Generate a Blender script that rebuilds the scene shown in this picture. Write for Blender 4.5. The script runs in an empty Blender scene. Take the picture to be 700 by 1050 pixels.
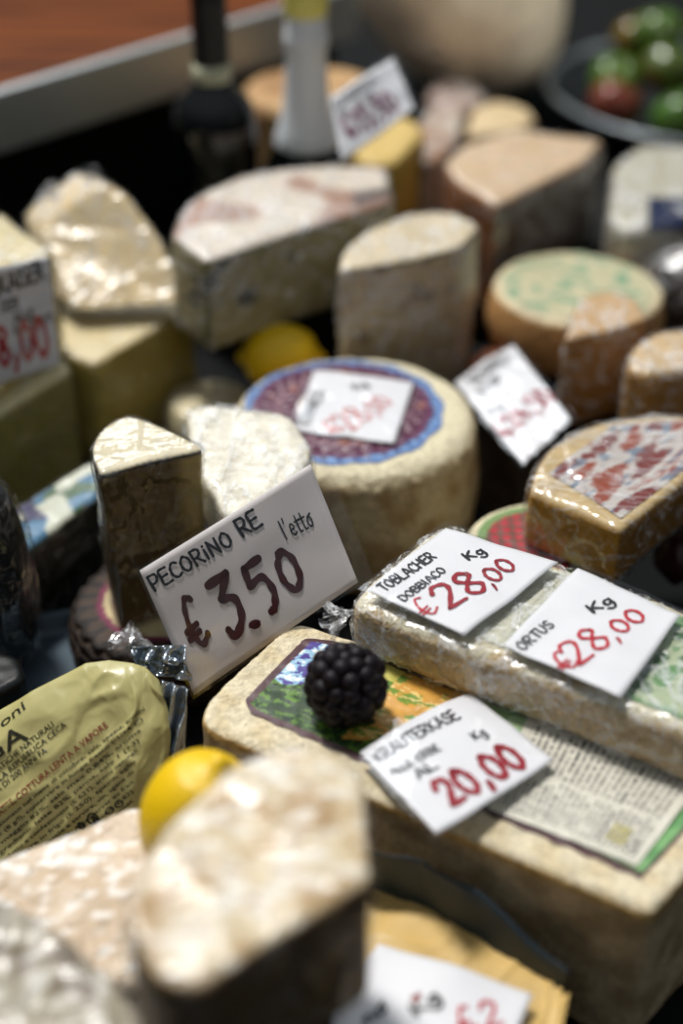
import bpy, bmesh, math, random
import numpy as np
from mathutils import Vector, noise, Matrix
from mathutils.bvhtree import BVHTree
random.seed(7)
C = bpy.context.scene.collection
PI = math.pi
# ------------------------------------------------------------------ camera and sight lines (700 x 1050 frame)
CAMZ, PITCH, F = 0.60, math.radians(35), 1050*50/36
FW = Vector((0, math.cos(PITCH), -math.sin(PITCH))); UP = Vector((0, math.sin(PITCH), math.cos(PITCH))); RT = Vector((1, 0, 0))
EYE = Vector((0, 0, CAMZ))
def dirn(px, py): return FW + RT*((px-350)/F) - UP*((py-525)/F)
def at(px, py, z):
    d = dirn(px, py); return EYE + d*((z-CAMZ)/d.z)
def aty(px, py, y):
    d = dirn(px, py); return EYE + d*(y/d.y)
def on_plane(px, py, p, n):
    d = dirn(px, py); return EYE + d*((p-EYE).dot(n)/d.dot(n))
def lin(c):
    return tuple(((v/255)/12.92 if v/255 <= .04045 else ((v/255+.055)/1.055)**2.4) for v in c)
def lerp(a, b, t): return tuple(x+(y-x)*t for x, y in zip(a, b))
def sstep(a, b, x):
    t = min(1, max(0, (x-a)/(b-a))); return t*t*(3-2*t)
def nz(p, s, off=0): return noise.noise(Vector(p)*s + Vector((off, off*1.7, -off)))

# ------------------------------------------------------------------ materials
def new_mat(name):
    m = bpy.data.materials.new(name); m.use_nodes = True
    nt = m.node_tree; return m, nt, nt.nodes, nt.links, nt.nodes['Principled BSDF']
def bump(nt, b, scale, strength, detail=4, dist=.001, coord='Object', stretch=None, src=None):
    n, l = nt.nodes, nt.links
    tc = n.new('ShaderNodeTexCoord'); no = n.new('ShaderNodeTexNoise')
    no.inputs['Scale'].default_value = scale; no.inputs['Detail'].default_value = detail
    if stretch:
        mp = n.new('ShaderNodeMapping'); mp.inputs['Scale'].default_value = stretch[:3]
        if len(stretch) > 3: mp.inputs['Rotation'].default_value = stretch[3:]
        l.new(tc.outputs[coord], mp.inputs[0]); l.new(mp.outputs[0], no.inputs['Vector'])
    else: l.new(tc.outputs[coord], no.inputs['Vector'])
    bp = n.new('ShaderNodeBump'); bp.inputs['Strength'].default_value = strength; bp.inputs['Distance'].default_value = dist
    l.new(no.outputs['Fac'], bp.inputs['Height'])
    if src: l.new(src.outputs[0], bp.inputs['Normal'])
    if b is not None: l.new(bp.outputs[0], b.inputs['Normal'])
    return no, bp
def mat_painted(name, rough=.6, bscale=900, bstr=.5, mott=.15, mscale=120, spec=.3, bdist=.001, coat=0, sss=0):
    """colour from the mesh's own pattern attribute, mottled by noise"""
    m, nt, n, l, b = new_mat(name)
    a = n.new('ShaderNodeAttribute'); a.attribute_name = 'Col'
    tc = n.new('ShaderNodeTexCoord'); no = n.new('ShaderNodeTexNoise'); no.inputs['Scale'].default_value = mscale; no.inputs['Detail'].default_value = 6
    l.new(tc.outputs['Object'], no.inputs['Vector'])
    mr = n.new('ShaderNodeMapRange'); mr.inputs[1].default_value = .3; mr.inputs[2].default_value = .7
    mr.inputs[3].default_value = 1-mott; mr.inputs[4].default_value = 1+mott; l.new(no.outputs['Fac'], mr.inputs[0])
    mx = n.new('ShaderNodeVectorMath'); mx.operation = 'SCALE'
    l.new(a.outputs['Color'], mx.inputs[0]); l.new(mr.outputs[0], mx.inputs['Scale']); l.new(mx.outputs[0], b.inputs['Base Color'])
    b.inputs['Roughness'].default_value = rough; b.inputs['Specular IOR Level'].default_value = spec
    b.inputs['Coat Weight'].default_value = coat; b.inputs['Coat Roughness'].default_value = .15
    if sss:
        b.inputs['Subsurface Weight'].default_value = sss; b.inputs['Subsurface Radius'].default_value = (.008, .005, .003); b.inputs['Subsurface Scale'].default_value = 1
    if bstr: bump(nt, b, bscale, bstr, 5, bdist)
    return m
def mat_plain(name, col, rough=.5, metal=0, bscale=0, bstr=.3, spec=.5, bdist=.001, emit=0):
    m, nt, n, l, b = new_mat(name)
    b.inputs['Base Color'].default_value = (*lin(col), 1); b.inputs['Roughness'].default_value = rough
    b.inputs['Metallic'].default_value = metal; b.inputs['Specular IOR Level'].default_value = spec
    if bscale: bump(nt, b, bscale, bstr, 4, bdist)
    return m
def mat_film(name, haze=.25, gloss=1.0, rough=.1, scale=60, strength=.6, stretch=(1, .35, 1.4, .3, .5, .7), thin=22):
    """clear cling film: see-through, glossy crinkles, whitish lines painted for folds and the highlights on them"""
    m = bpy.data.materials.new(name); m.use_nodes = True; nt = m.node_tree; n, l = nt.nodes, nt.links; n.clear()
    out = n.new('ShaderNodeOutputMaterial'); tr = n.new('ShaderNodeBsdfTransparent'); gl = n.new('ShaderNodeBsdfGlossy')
    gl.inputs['Roughness'].default_value = rough; df = n.new('ShaderNodeBsdfDiffuse'); df.inputs[0].default_value = (.85, .86, .87, 1)
    tr.inputs[0].default_value = (.98, .98, .98, 1)
    no1, b1 = bump(nt, None, scale, strength, 3, .006, stretch=stretch)
    no, b2 = bump(nt, None, scale*2.6, strength*.8, 3, .003, stretch=(.5, 1.3, 1, .9, .2, 1.3), src=b1)
    l.new(b2.outputs[0], gl.inputs['Normal']); l.new(b1.outputs[0], df.inputs['Normal'])
    lw = n.new('ShaderNodeLayerWeight'); lw.inputs['Blend'].default_value = .12
    mu = n.new('ShaderNodeMath'); mu.operation = 'MULTIPLY_ADD'; mu.inputs[1].default_value = .5*gloss; mu.inputs[2].default_value = .085*gloss; mu.use_clamp = True
    l.new(lw.outputs['Facing'], mu.inputs[0])
    def ridge(src, k, amp):
        a = n.new('ShaderNodeMath'); a.operation = 'SUBTRACT'; a.inputs[1].default_value = .5; l.new(src.outputs['Fac'], a.inputs[0])
        b = n.new('ShaderNodeMath'); b.operation = 'ABSOLUTE'; l.new(a.outputs[0], b.inputs[0])
        c = n.new('ShaderNodeMath'); c.operation = 'MULTIPLY_ADD'; c.inputs[1].default_value = -k; c.inputs[2].default_value = 1; c.use_clamp = True; l.new(b.outputs[0], c.inputs[0])
        d = n.new('ShaderNodeMath'); d.operation = 'MULTIPLY'; d.inputs[1].default_value = amp; l.new(c.outputs[0], d.inputs[0]); return d
    r1, r2 = ridge(no1, thin, haze), ridge(no, thin*1.3, haze*.8)
    ad = n.new('ShaderNodeMath'); ad.operation = 'ADD'; ad.use_clamp = True; l.new(r1.outputs[0], ad.inputs[0]); l.new(r2.outputs[0], ad.inputs[1])
    m1 = n.new('ShaderNodeMixShader'); m2 = n.new('ShaderNodeMixShader')
    l.new(ad.outputs[0], m1.inputs[0]); l.new(tr.outputs[0], m1.inputs[1]); l.new(df.outputs[0], m1.inputs[2])
    l.new(mu.outputs[0], m2.inputs[0]); l.new(m1.outputs[0], m2.inputs[1]); l.new(gl.outputs[0], m2.inputs[2])
    l.new(m2.outputs[0], out.inputs[0]); return m
M = {}
M['rind'] = mat_painted('cheese_rind', .62, 700, .7, .18, 90, .35)
M['rind_coarse'] = mat_painted('coarse_natural_rind', .85, 480, 1.0, .22, 300, .15, .0016)
M['paste'] = mat_painted('cut_cheese', .5, 260, .35, .10, 60, .4, .0008)
M['wet'] = mat_painted('moist_cheese', .2, 170, 1.0, .07, 45, .8, .006)
M['print'] = mat_painted('printed_paper', .38, 60, .25, .05, 300, .45, .001)
M['foilprint'] = mat_painted('printed_foil', .33, 90, .25, .05, 60, .5, .001)
M['paper'] = mat_plain('white_card', (226, 226, 230), .5, 0, 40, .1)
M['paper_grey'] = mat_plain('greyish_card', (205, 198, 197), .55, 0, 60, .15)
M['ink_black'] = mat_plain('black_ink', (14, 18, 24), .4)
M['ink_red'] = mat_plain('red_ink', (150, 14, 34), .4)
M['ink_bright'] = mat_plain('bright_red_ink', (190, 30, 48), .4)
M['ink_faded'] = mat_plain('faded_red_ink', (206, 104, 96), .5)
M['ink_dark'] = mat_plain('dark_red_ink', (58, 8, 14), .4)
M['ink_purple'] = mat_plain('purple_ink', (120, 30, 80), .4)
M['ink_olive'] = mat_plain('olive_ink', (34, 33, 14), .4)
M['ink_brown'] = mat_plain('brown_ink', (120, 30, 20), .4)
M['film'] = mat_film('cling_film', .3, .95, .12, 42, .55, (.22, 1.5, 1.2, .3, .5, .7), 30)
M['film_hazy'] = mat_film('hazy_cling_film', .42, .6, .22, 48, .5, thin=26)
M['film_crisp'] = mat_film('crisp_cling_film', .13, 1.1, .09, 40, .5, (1.4, .25, .5, .3, .2, .4), 50)
M['film_clear'] = mat_film('smooth_clear_film', .08, .5, .28, 30, .3)
M['sleeve'] = mat_film('card_sleeve', 0, .75, .1, 9, .12)
M['glass_dark'] = mat_plain('dark_bottle_glass', (6, 9, 9), .06)
M['black_foil'] = mat_plain('black_capsule', (12, 15, 20), .35)
M['cream_band'] = mat_plain('cream_band', (190, 190, 160), .5)
M['white_foil'] = mat_plain('pale_silver_foil', (232, 236, 240), .45, 0, 300, .6, bdist=.002)
M['gold'] = mat_plain('gold_foil', (250, 238, 130), .4, 0)
M['steel'] = mat_plain('brushed_steel', (176, 180, 180), .45, .6, 80, .15)
M['bowl'] = mat_plain('dark_enamel_bowl', (20, 24, 26), .3)
M['bowl_rim'] = mat_plain('grey_rim', (128, 136, 140), .3, .4)
M['black_plastic'] = mat_plain('black_plastic', (40, 54, 64), .4, 0, 12, .3, spec=.3, bdist=.004)
M['counter'] = mat_plain('dark_counter', (7, 9, 10), .7, 0, 60, .3, spec=.12)
M['foil'] = mat_plain('silver_foil', (170, 178, 186), .22, .9, 50, .8, bdist=.004)
M['paper_blue'] = mat_plain('grey_blue_tray', (62, 78, 90), .4, .2, 30, .2)
def wood():
    m, nt, n, l, b = new_mat('varnished_wood')
    tc = n.new('ShaderNodeTexCoord'); mp = n.new('ShaderNodeMapping'); mp.inputs['Rotation'].default_value = (0, 0, -math.radians(47)); mp.inputs['Scale'].default_value = (1.5, 22, 6)
    no = n.new('ShaderNodeTexNoise'); no.inputs['Scale'].default_value = 3; no.inputs['Detail'].default_value = 8; no.inputs['Distortion'].default_value = .6
    cr = n.new('ShaderNodeValToRGB'); cr.color_ramp.elements[0].position = .3; cr.color_ramp.elements[1].position = .7
    cr.color_ramp.elements[0].color = (*lin((58, 22, 3)), 1); cr.color_ramp.elements[1].color = (*lin((118, 60, 12)), 1)
    l.new(tc.outputs['Object'], mp.inputs[0]); l.new(mp.outputs[0], no.inputs['Vector']); l.new(no.outputs['Fac'], cr.inputs[0]); l.new(cr.outputs[0], b.inputs['Base Color'])
    b.inputs['Roughness'].default_value = .5; b.inputs['Specular IOR Level'].default_value = .08; return m
M['wood'] = wood()

# ------------------------------------------------------------------ object helpers
def link(name, me, mat=None, parent=None, smooth=True):
    o = bpy.data.objects.new(name, me); C.objects.link(o)
    if mat is not None:
        me.materials.clear()
        for m in (mat if isinstance(mat, (list, tuple)) else [mat]): me.materials.append(m)
    if parent is not None: o.parent = parent
    if smooth: me.polygons.foreach_set('use_smooth', [True]*len(me.polygons))
    return o
def tag(o, label, cat, group=None, kind=None):
    o['label'] = label; o['category'] = cat
    if group: o['group'] = group
    if kind: o['kind'] = kind
    return o
def root(name, loc, label, cat, group=None):
    """empty at the thing's base; parts are made in world coordinates and keep them"""
    o = bpy.data.objects.new(name, None); C.objects.link(o); o.location = loc; o.empty_display_size = .02
    return tag(o, label, cat, group)
def adopt(r, *parts):
    for p in parts:
        me = p.data; me.transform(Matrix.Translation(-r.location)); p.parent = r
def paint(me, fn):
    """fn(co, normal) -> srgb tuple"""
    if 'Col' in me.color_attributes: me.color_attributes.remove(me.color_attributes['Col'])
    ca = me.color_attributes.new('Col', 'FLOAT_COLOR', 'POINT')
    out = np.ones((len(me.vertices), 4), np.float32)
    for i, v in enumerate(me.vertices):
        out[i, :3] = lin(fn(v.co, v.normal))
    ca.data.foreach_set('color', out.ravel())
def evalmesh(me, mods):
    o = bpy.data.objects.new('tmp', me); C.objects.link(o)
    for t, kw in mods:
        md = o.modifiers.new(t, t)
        for k, v in kw.items(): setattr(md, k, v)
    dg = bpy.context.evaluated_depsgraph_get(); dg.update()
    r = bpy.data.meshes.new_from_object(o.evaluated_get(dg)); bpy.data.objects.remove(o); return r
def prism_mesh(pts, vec, taper=1.0):
    bm = bmesh.new(); cen = sum((Vector(p) for p in pts), Vector())/len(pts)
    t = [bm.verts.new(p) for p in pts]
    bt = [bm.verts.new(cen + (Vector(p)-cen)*taper + Vector(vec)) for p in pts]
    bm.faces.new(t); bm.faces.new(bt[::-1]); k = len(pts)
    for i in range(k): bm.faces.new((t[i], bt[i], bt[(i+1) % k], t[(i+1) % k]))
    bmesh.ops.recalc_face_normals(bm, faces=bm.faces)
    me = bpy.data.meshes.new('m'); bm.to_mesh(me); bm.free(); return me
def chaikin(pts, corners=(), n=1, rad=.011):
    """round off every corner whose index is not kept"""
    P = [Vector(p) for p in pts]; Q = []
    for i, p in enumerate(P):
        if i in corners: Q.append(p); continue
        a, b = P[i-1], P[(i+1) % len(P)]
        da, db = (a-p), (b-p); ra = min(rad*n, da.length*.42); rb = min(rad*n, db.length*.42)
        A, B = p+da.normalized()*ra, p+db.normalized()*rb
        for k in range(5):
            t = k/4; Q.append(A*(1-t)**2 + p*2*t*(1-t) + B*t*t)
    return Q
def solid(pts, vec, bevel=.004, voxel=.0025, lump=.0012, lscale=25, taper=1.0, fine=.0004, fscale=160, smooth=2, seed=0, dome=0):
    me = prism_mesh(pts, vec, taper)
    mods = []
    if bevel: mods.append(('BEVEL', dict(width=bevel, segments=3, limit_method='ANGLE', angle_limit=math.radians(35))))
    mods.append(('REMESH', dict(mode='VOXEL', voxel_size=voxel, use_smooth_shade=True)))
    if smooth: mods.append(('SMOOTH', dict(factor=.5, iterations=smooth)))
    me = evalmesh(me, mods)
    n = Vector(vec).normalized(); cen = sum((Vector(p) for p in pts), Vector())/len(pts)
    R = max((Vector(p)-cen).length for p in pts); off = seed*3.7
    new = []
    for v in me.vertices:
        d = lump*nz(v.co, lscale, off)*1.6 + fine*nz(v.co, fscale, off)
        c = v.co + v.normal*d
        if dome and v.normal.dot(n) < 0:
            q = (v.co-cen); q = q - n*q.dot(n); c -= n*dome*max(0, 1-(q.length/R)**2)
        new.append(c)
    me.vertices.foreach_set('co', np.array([tuple(c) for c in new], np.float32).ravel()); me.update(); return me
def top_side(top, side, up=Vector((0, 0, 1)), edge=None, ztop=None, ew=.004, cut=None, blotch=None, bs=40, thr=.55):
    """pattern: rind colour on top, paste colour at the sides, an optional rind line along the upper edge"""
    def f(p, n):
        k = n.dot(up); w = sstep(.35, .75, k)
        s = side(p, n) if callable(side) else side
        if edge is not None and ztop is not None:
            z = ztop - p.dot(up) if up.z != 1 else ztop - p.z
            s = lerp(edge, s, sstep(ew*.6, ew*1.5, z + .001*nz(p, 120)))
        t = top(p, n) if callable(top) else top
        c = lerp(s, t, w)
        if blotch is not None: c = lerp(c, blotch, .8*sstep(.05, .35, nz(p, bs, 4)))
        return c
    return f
def film_of(me, name, r, mat, off=.0012, wr=.0022, wscale=55, seed=0, sub=False, stretch=(1, .4, 1)):
    """loose film shell: the cheese's own surface pushed out into ridges"""
    f = me.copy(); S = Vector(stretch)
    co = []
    for v in f.vertices:
        q = Vector((v.co.x*S.x, v.co.y*S.y, v.co.z*S.z))
        a = abs(nz(q, wscale, 11+seed)); b = abs(nz(v.co, wscale*2.7, 5+seed))
        co.append(v.co + v.normal*(off + .5*wr*max(0, 1-a*5) + wr*.22*max(0, 1-b*5)))
    f.vertices.foreach_set('co', np.array([tuple(c) for c in co], np.float32).ravel()); f.update()
    if 'Col' in f.color_attributes: f.color_attributes.remove(f.color_attributes['Col'])
    o = link(name, f, mat); adopt(r, o); return o
def ear(r, p, d, mat, size=.02, name='film_twist', seed=0):
    """gathered end of film: a crumpled fan of pleats"""
    bm = bmesh.new(); d = Vector(d).normalized(); s = d.cross(Vector((.3, .2, 1))).normalized(); t = d.cross(s)
    nu, nv = 30, 12; V = []
    for i in range(nu+1):
        row = []; th = 2*PI*i/nu
        for j in range(nv+1):
            k = j/nv; rad = size*(.12+.75*k**1.3)*(1+.35*math.sin(th*7+seed)+.25*noise.noise(Vector((th*2, k*4, seed))))
            row.append(bm.verts.new(Vector(p)+d*(size*1.1*k + .3*size*noise.noise(Vector((math.cos(th)*2, math.sin(th)*2+seed, k*3)))) + (s*math.cos(th)+t*math.sin(th)*.6)*rad))
        V.append(row)
    for i in range(nu):
        for j in range(nv): bm.faces.new((V[i][j], V[i+1][j], V[i+1][j+1], V[i][j+1]))
    me = bpy.data.meshes.new(name); bm.to_mesh(me); bm.free(); o = link(name, me, mat); adopt(r, o); return o
def lathe(prof, cen, seg=96, wob=0):
    bm = bmesh.new(); rings = []
    for (rr, z) in prof:
        if rr < 1e-6: rings.append([bm.verts.new((cen[0], cen[1], cen[2]+z))]); continue
        rings.append([bm.verts.new((cen[0]+rr*math.cos(2*PI*i/seg), cen[1]+rr*math.sin(2*PI*i/seg), cen[2]+z)) for i in range(seg)])
    for a, b in zip(rings, rings[1:]):
        for i in range(seg):
            j = (i+1) % seg
            if len(a) == 1 and len(b) == 1: continue
            if len(a) == 1: bm.faces.new((a[0], b[j], b[i]))
            elif len(b) == 1: bm.faces.new((a[i], a[j], b[0]))
            else: bm.faces.new((a[i], a[j], b[j], b[i]))
    bmesh.ops.recalc_face_normals(bm, faces=bm.faces)
    me = bpy.data.meshes.new('l'); bm.to_mesh(me); bm.free(); return me
def wheel_mesh(cen, R, zt, zb, rnd=.012, voxel=.0025, bulge=.003, dome=.001, lump=.0012, seed=0, fine=.0006):
    P = []
    n = 8
    P.append((0, zt-zb+dome))
    for k in range(6): P.append(((R-rnd)*(k+1)/6, zt-zb+dome*(1-((k+1)/6)**2)))
    for k in range(1, n+1):
        a = PI/2*k/n; P.append((R-rnd+rnd*math.sin(a), zt-zb-rnd+rnd*math.cos(a)))
    H = zt-zb-2*rnd
    for k in range(1, 8): P.append((R+bulge*math.sin(PI*k/8), rnd+H*(1-k/8)))
    for k in range(n+1):
        a = PI/2*k/n; P.append((R-rnd+rnd*math.cos(a), rnd-rnd*math.sin(a)))
    P.append((0, 0))
    me = lathe(P, (cen[0], cen[1], zb), 96)
    me = evalmesh(me, [('REMESH', dict(mode='VOXEL', voxel_size=voxel, use_smooth_shade=True)), ('SMOOTH', dict(factor=.5, iterations=2))])
    co = [v.co + v.normal*(lump*nz(v.co, 30, seed) + fine*nz(v.co, 180, seed)) for v in me.vertices]
    me.vertices.foreach_set('co', np.array([tuple(c) for c in co], np.float32).ravel()); me.update(); return me
def bvh_of(me): return BVHTree.FromPolygons([v.co.copy() for v in me.vertices], [tuple(p.vertices) for p in me.polygons])
def snap(bvh, p, n, off):
    h = bvh.ray_cast(p+n*.05, -n, .12)
    return h[0]+n*off if h[0] is not None else None
def grid_mesh(f, nu, nv, thick=.0, colfn=None):
    """sheet through f(s,t); colfn(s,t)->srgb; thick gives it paper thickness"""
    bm = bmesh.new(); V = [[bm.verts.new(f(i/nu, j/nv)) for j in range(nv+1)] for i in range(nu+1)]
    for i in range(nu):
        for j in range(nv): bm.faces.new((V[i][j], V[i+1][j], V[i+1][j+1], V[i][j+1]))
    me = bpy.data.meshes.new('g'); bm.to_mesh(me); bm.free()
    if colfn:
        ca = me.color_attributes.new('Col', 'FLOAT_COLOR', 'POINT'); out = np.ones((len(me.vertices), 4), np.float32)
        k = 0
        for i in range(nu+1):
            for j in range(nv+1): out[k, :3] = lin(colfn(i/nu, j/nv)); k += 1
        ca.data.foreach_set('color', out.ravel())
    if thick: me = evalmesh(me, [('SOLIDIFY', dict(thickness=thick, offset=-1))])
    return me
def bil(c, s, t): return c[0]*(1-s)*(1-t) + c[1]*s*(1-t) + c[2]*s*t + c[3]*(1-s)*t

# ------------------------------------------------------------------ handwriting: pen strokes
G = {
'A': (.72, [[(0,0),(.33,1),(.66,0)],[(.12,.36),(.56,.36)]]), 'B': (.66, [[(0,0),(0,1)],[(0,1),(.45,.93),(.42,.6),(.02,.52)],[(.02,.52),(.52,.45),(.5,.08),(0,0)]]),
'C': (.62, [[(.55,.85),(.3,1),(.04,.72),(.02,.3),(.25,.0),(.56,.12)]]), 'D': (.66, [[(0,0),(0,1)],[(0,1),(.42,.88),(.56,.5),(.4,.1),(0,0)]]),
'E': (.58, [[(.5,1),(.02,.97),(0,.5),(0,.02),(.52,0)],[(0,.52),(.42,.54)]]), 'F': (.55, [[(.5,1),(0,.98)],[(0,1),(0,0)],[(0,.52),(.4,.54)]]),
'G': (.68, [[(.55,.85),(.3,1),(.03,.7),(.03,.25),(.28,0),(.56,.12),(.57,.42)],[(.57,.42),(.34,.42)]]), 'H': (.66, [[(0,0),(0,1)],[(.54,0),(.54,1)],[(0,.5),(.54,.54)]]),
'Ä': (.72, [[(0,0),(.33,.9),(.66,0)],[(.12,.34),(.56,.34)],[(.16,1.02),(.19,1.06)],[(.46,1.02),(.49,1.06)]]), 'I': (.22, [[(.05,0),(.05,1)]]), 'i': (.25, [[(.06,0),(.06,.68)],[(.06,.88),(.08,.93)]]), 'K': (.6, [[(0,0),(0,1)],[(.5,1),(.02,.46)],[(.1,.55),(.52,0)]]),
'L': (.54, [[(0,1),(0,.02)],[(0,.02),(.46,0)]]), 'M': (.84, [[(0,0),(.06,1)],[(.06,1),(.36,.25)],[(.36,.25),(.66,1)],[(.66,1),(.72,0)]]), 'N': (.7, [[(0,0),(.02,1)],[(.02,1),(.54,0)],[(.54,0),(.56,1)]]),
'O': (.7, [[(.3,1),(.03,.7),(.04,.25),(.3,0),(.56,.28),(.54,.75),(.3,1)]]), 'P': (.6, [[(.02,0),(0,1)],[(0,1),(.44,.96),(.5,.66),(.3,.44),(.02,.44)]]),
'R': (.66, [[(.02,0),(0,1)],[(0,1),(.42,.97),(.5,.7),(.3,.48),(.02,.46)],[(.2,.46),(.56,0)]]), 'S': (.56, [[(.48,.88),(.26,1),(.04,.8),(.16,.56),(.44,.4),(.46,.12),(.2,0),(0,.12)]]),
'T': (.6, [[(0,.98),(.56,1)],[(.28,.99),(.28,0)]]), 'U': (.66, [[(0,1),(.02,.3),(.27,0),(.52,.3),(.54,1)]]), 'V': (.6,[[(0,1),(.28,0)],[(.28,0),(.56,1)]]),
'Z': (.6, [[(0,1),(.52,.98)],[(.52,.98),(0,.02)],[(0,.02),(.54,0)]]),
'a': (.5, [[(.38,.55),(.15,.6),(.02,.28),(.15,.02),(.38,.2)],[(.38,.6),(.42,0)]]), 'l': (.24, [[(.08,1.1),(.06,0)]]), "'": (.18, [[(.07,1.15),(.03,.9)]]), 'e': (.5, [[(.03,.32),(.36,.4),(.3,.64),(.1,.6),(.02,.25),(.2,.0),(.42,.12)]]),
't': (.34, [[(.16,1),(.12,.1),(.3,.02)],[(-.06,.66),(.42,.7)]]), 'o': (.5, [[(.2,.6),(.02,.3),(.18,0),(.4,.25),(.34,.55),(.2,.6),(.5,.72)]]), 'n': (.46,[[(0,0),(0,.6)],[(0,.4),(.2,.62),(.36,.45),(.38,0)]]),
'g': (.55, [[(.36,.55),(.14,.6),(.03,.3),(.16,.05),(.36,.25)],[(.4,.62),(.4,-.2),(.2,-.45),(-.02,-.25)]]),
'0': (.66, [[(.3,1),(.06,.72),(.04,.3),(.26,0),(.52,.24),(.54,.72),(.3,1),(.16,.92)]]), '1': (.34, [[(0,.75),(.2,1)],[(.2,1),(.18,0)]]), '2': (.62, [[(.04,.76),(.2,1),(.5,.9),(.46,.58),(.02,.02)],[(.02,.02),(.56,.04)]]),
'3': (.64, [[(.02,.9),(.5,1)],[(.5,1),(.2,.6)],[(.2,.6),(.5,.52),(.5,.18),(.24,-.1),(.12,.04)]]), '4': (.62,[[(.34,1),(0,.36)],[(0,.36),(.54,.38)],[(.38,.7),(.36,0)]]),
'5': (.64, [[(.52,1),(.1,.94)],[(.1,.94),(.04,.58)],[(.04,.58),(.4,.64),(.5,.3),(.36,.02),(.22,-.05)]]), '8': (.66, [[(.46,.86),(.26,1),(.06,.8),(.26,.54),(.52,.28),(.3,0),(.04,.2),(.22,.5),(.48,.76),(.46,.88)]]),
'9': (.62,[[(.46,.8),(.2,1),(.04,.68),(.24,.48),(.46,.8)],[(.47,.82),(.4,0)]]), ',': (.32, [[(.12,.12),(.14,.02)],[(.14,.06),(.02,-.22)]]), '.': (.3, [[(.1,.1),(.12,.02)]]),
'€': (.72, [[(.44,.95),(.26,1.0),(.12,.7),(.1,.3),(.26,.0),(.52,.16)],[(-.06,.34),(.34,.44)],[(-.06,.18),(.34,.28)]]), ' ': (.38, []), '"': (.2, []),
}
def crom(P, n=6):
    if len(P) < 3: return [tuple(Vector(P[0]).lerp(Vector(P[1]), k/4)) for k in range(5)]
    Q = [P[0]]+list(P)+[P[-1]]; out = []
    for i in range(1, len(Q)-2):
        for k in range(n):
            t = k/n; r = []
            for a in (0, 1):
                p0, p1, p2, p3 = Q[i-1][a], Q[i][a], Q[i+1][a], Q[i+2][a]
                r.append(.5*((2*p1)+(-p0+p2)*t+(2*p0-5*p1+4*p2-p3)*t*t+(-p0+3*p1-3*p2+p3)*t**3))
            out.append(tuple(r))
    out.append(P[-1]); return out
def stroke_quads(text, pen):
    """list of (triangles) in text space; glyph height 1"""
    x = 0; T = []
    for ch in text:
        adv, st = G.get(ch, G['O'])
        for s in st:
            pts = [Vector((p[0]+x, p[1])) for p in crom(s)]
            L = []
            for i, p in enumerate(pts):
                a = pts[max(0, i-1)]; b = pts[min(len(pts)-1, i+1)]; d = (b-a)
                d = d.normalized() if d.length > 1e-6 else Vector((1, 0)); nn = Vector((-d.y, d.x))
                w = pen*(.5+.08*math.sin(i*1.3+x*3))
                L.append((p+nn*w, p-nn*w, p, d, w))
            for A, B in zip(L, L[1:]): T.append((A[0], A[1], B[1])); T.append((A[0], B[1], B[0]))
            for (E, sg) in ((L[0], -1), (L[-1], 1)):
                c = E[2]; fan = [c + Vector((math.cos(a), math.sin(a)))*E[4] for a in [2*PI*q/10 for q in range(10)]]
                for q in range(10): T.append((c, fan[q], fan[(q+1) % 10]))
        x += adv + .12
    return T, x
def font_tris(text):
    cu = bpy.data.curves.new('t', 'FONT'); cu.body = text; cu.size = 1.4; cu.fill_mode = 'FRONT'; cu.resolution_u = 3; cu.offset = .012
    o = bpy.data.objects.new('t', cu); C.objects.link(o); dg = bpy.context.evaluated_depsgraph_get(); dg.update()
    me = bpy.data.meshes.new_from_object(o.evaluated_get(dg)); bpy.data.objects.remove(o); me.calc_loop_triangles()
    T = [tuple(me.vertices[i].co.xy.copy() for i in t.vertices) for t in me.loop_triangles]
    w = max((v.co.x for v in me.vertices), default=1); return T, w
def write(lines, name, r, plane, bvh=None, off=.0004):
    """lines: (text, start pixel, end pixel, letter height in pixels, ink, pen or None for print). Laid on the surface."""
    p0, n = plane; bm = bmesh.new(); mats = []
    k = 0
    for (text, a, b, h, ink, pen) in lines:
        A = on_plane(a[0], a[1], p0, n); B = on_plane(b[0], b[1], p0, n)
        T, w = stroke_quads(text, pen) if pen else font_tris(text)
        X = (B-A)/w; Y = n.cross(X).normalized()
        # letter height measured in the photograph along the in-plane upright
        q = A + Y*.01; e = lambda v: Vector(((v-EYE).dot(RT)/(v-EYE).dot(FW), (v-EYE).dot(UP)/(v-EYE).dot(FW)))*F
        Y = Y*(.01*h/max(1e-6, (e(q)-e(A)).length))
        if M[ink] not in mats: mats.append(M[ink])
        mi = mats.index(M[ink]); k += 1
        if h > 12 and bvh:
            for _ in range(2): T = [u for (a_, b_, c_) in T for u in ((a_, (a_+b_)/2, (a_+c_)/2), ((a_+b_)/2, b_, (b_+c_)/2), ((a_+c_)/2, (b_+c_)/2, c_), ((a_+b_)/2, (b_+c_)/2, (a_+c_)/2))]
        for t in T:
            vs = []
            for v in t:
                P = A + X*v[0] + Y*v[1]
                if bvh: P = snap(bvh, P, n, off+k*1e-5)
                else: P = P + n*(off+k*1e-5)
                vs.append(P)
            if any(v is None for v in vs): continue
            f = bm.faces.new([bm.verts.new(v) for v in vs]); f.material_index = mi
    me = bpy.data.meshes.new(name); bm.to_mesh(me); bm.free()
    o = link(name, me, None, smooth=False)
    for m in mats: me.materials.append(m)
    adopt(r, o); return o
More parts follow.
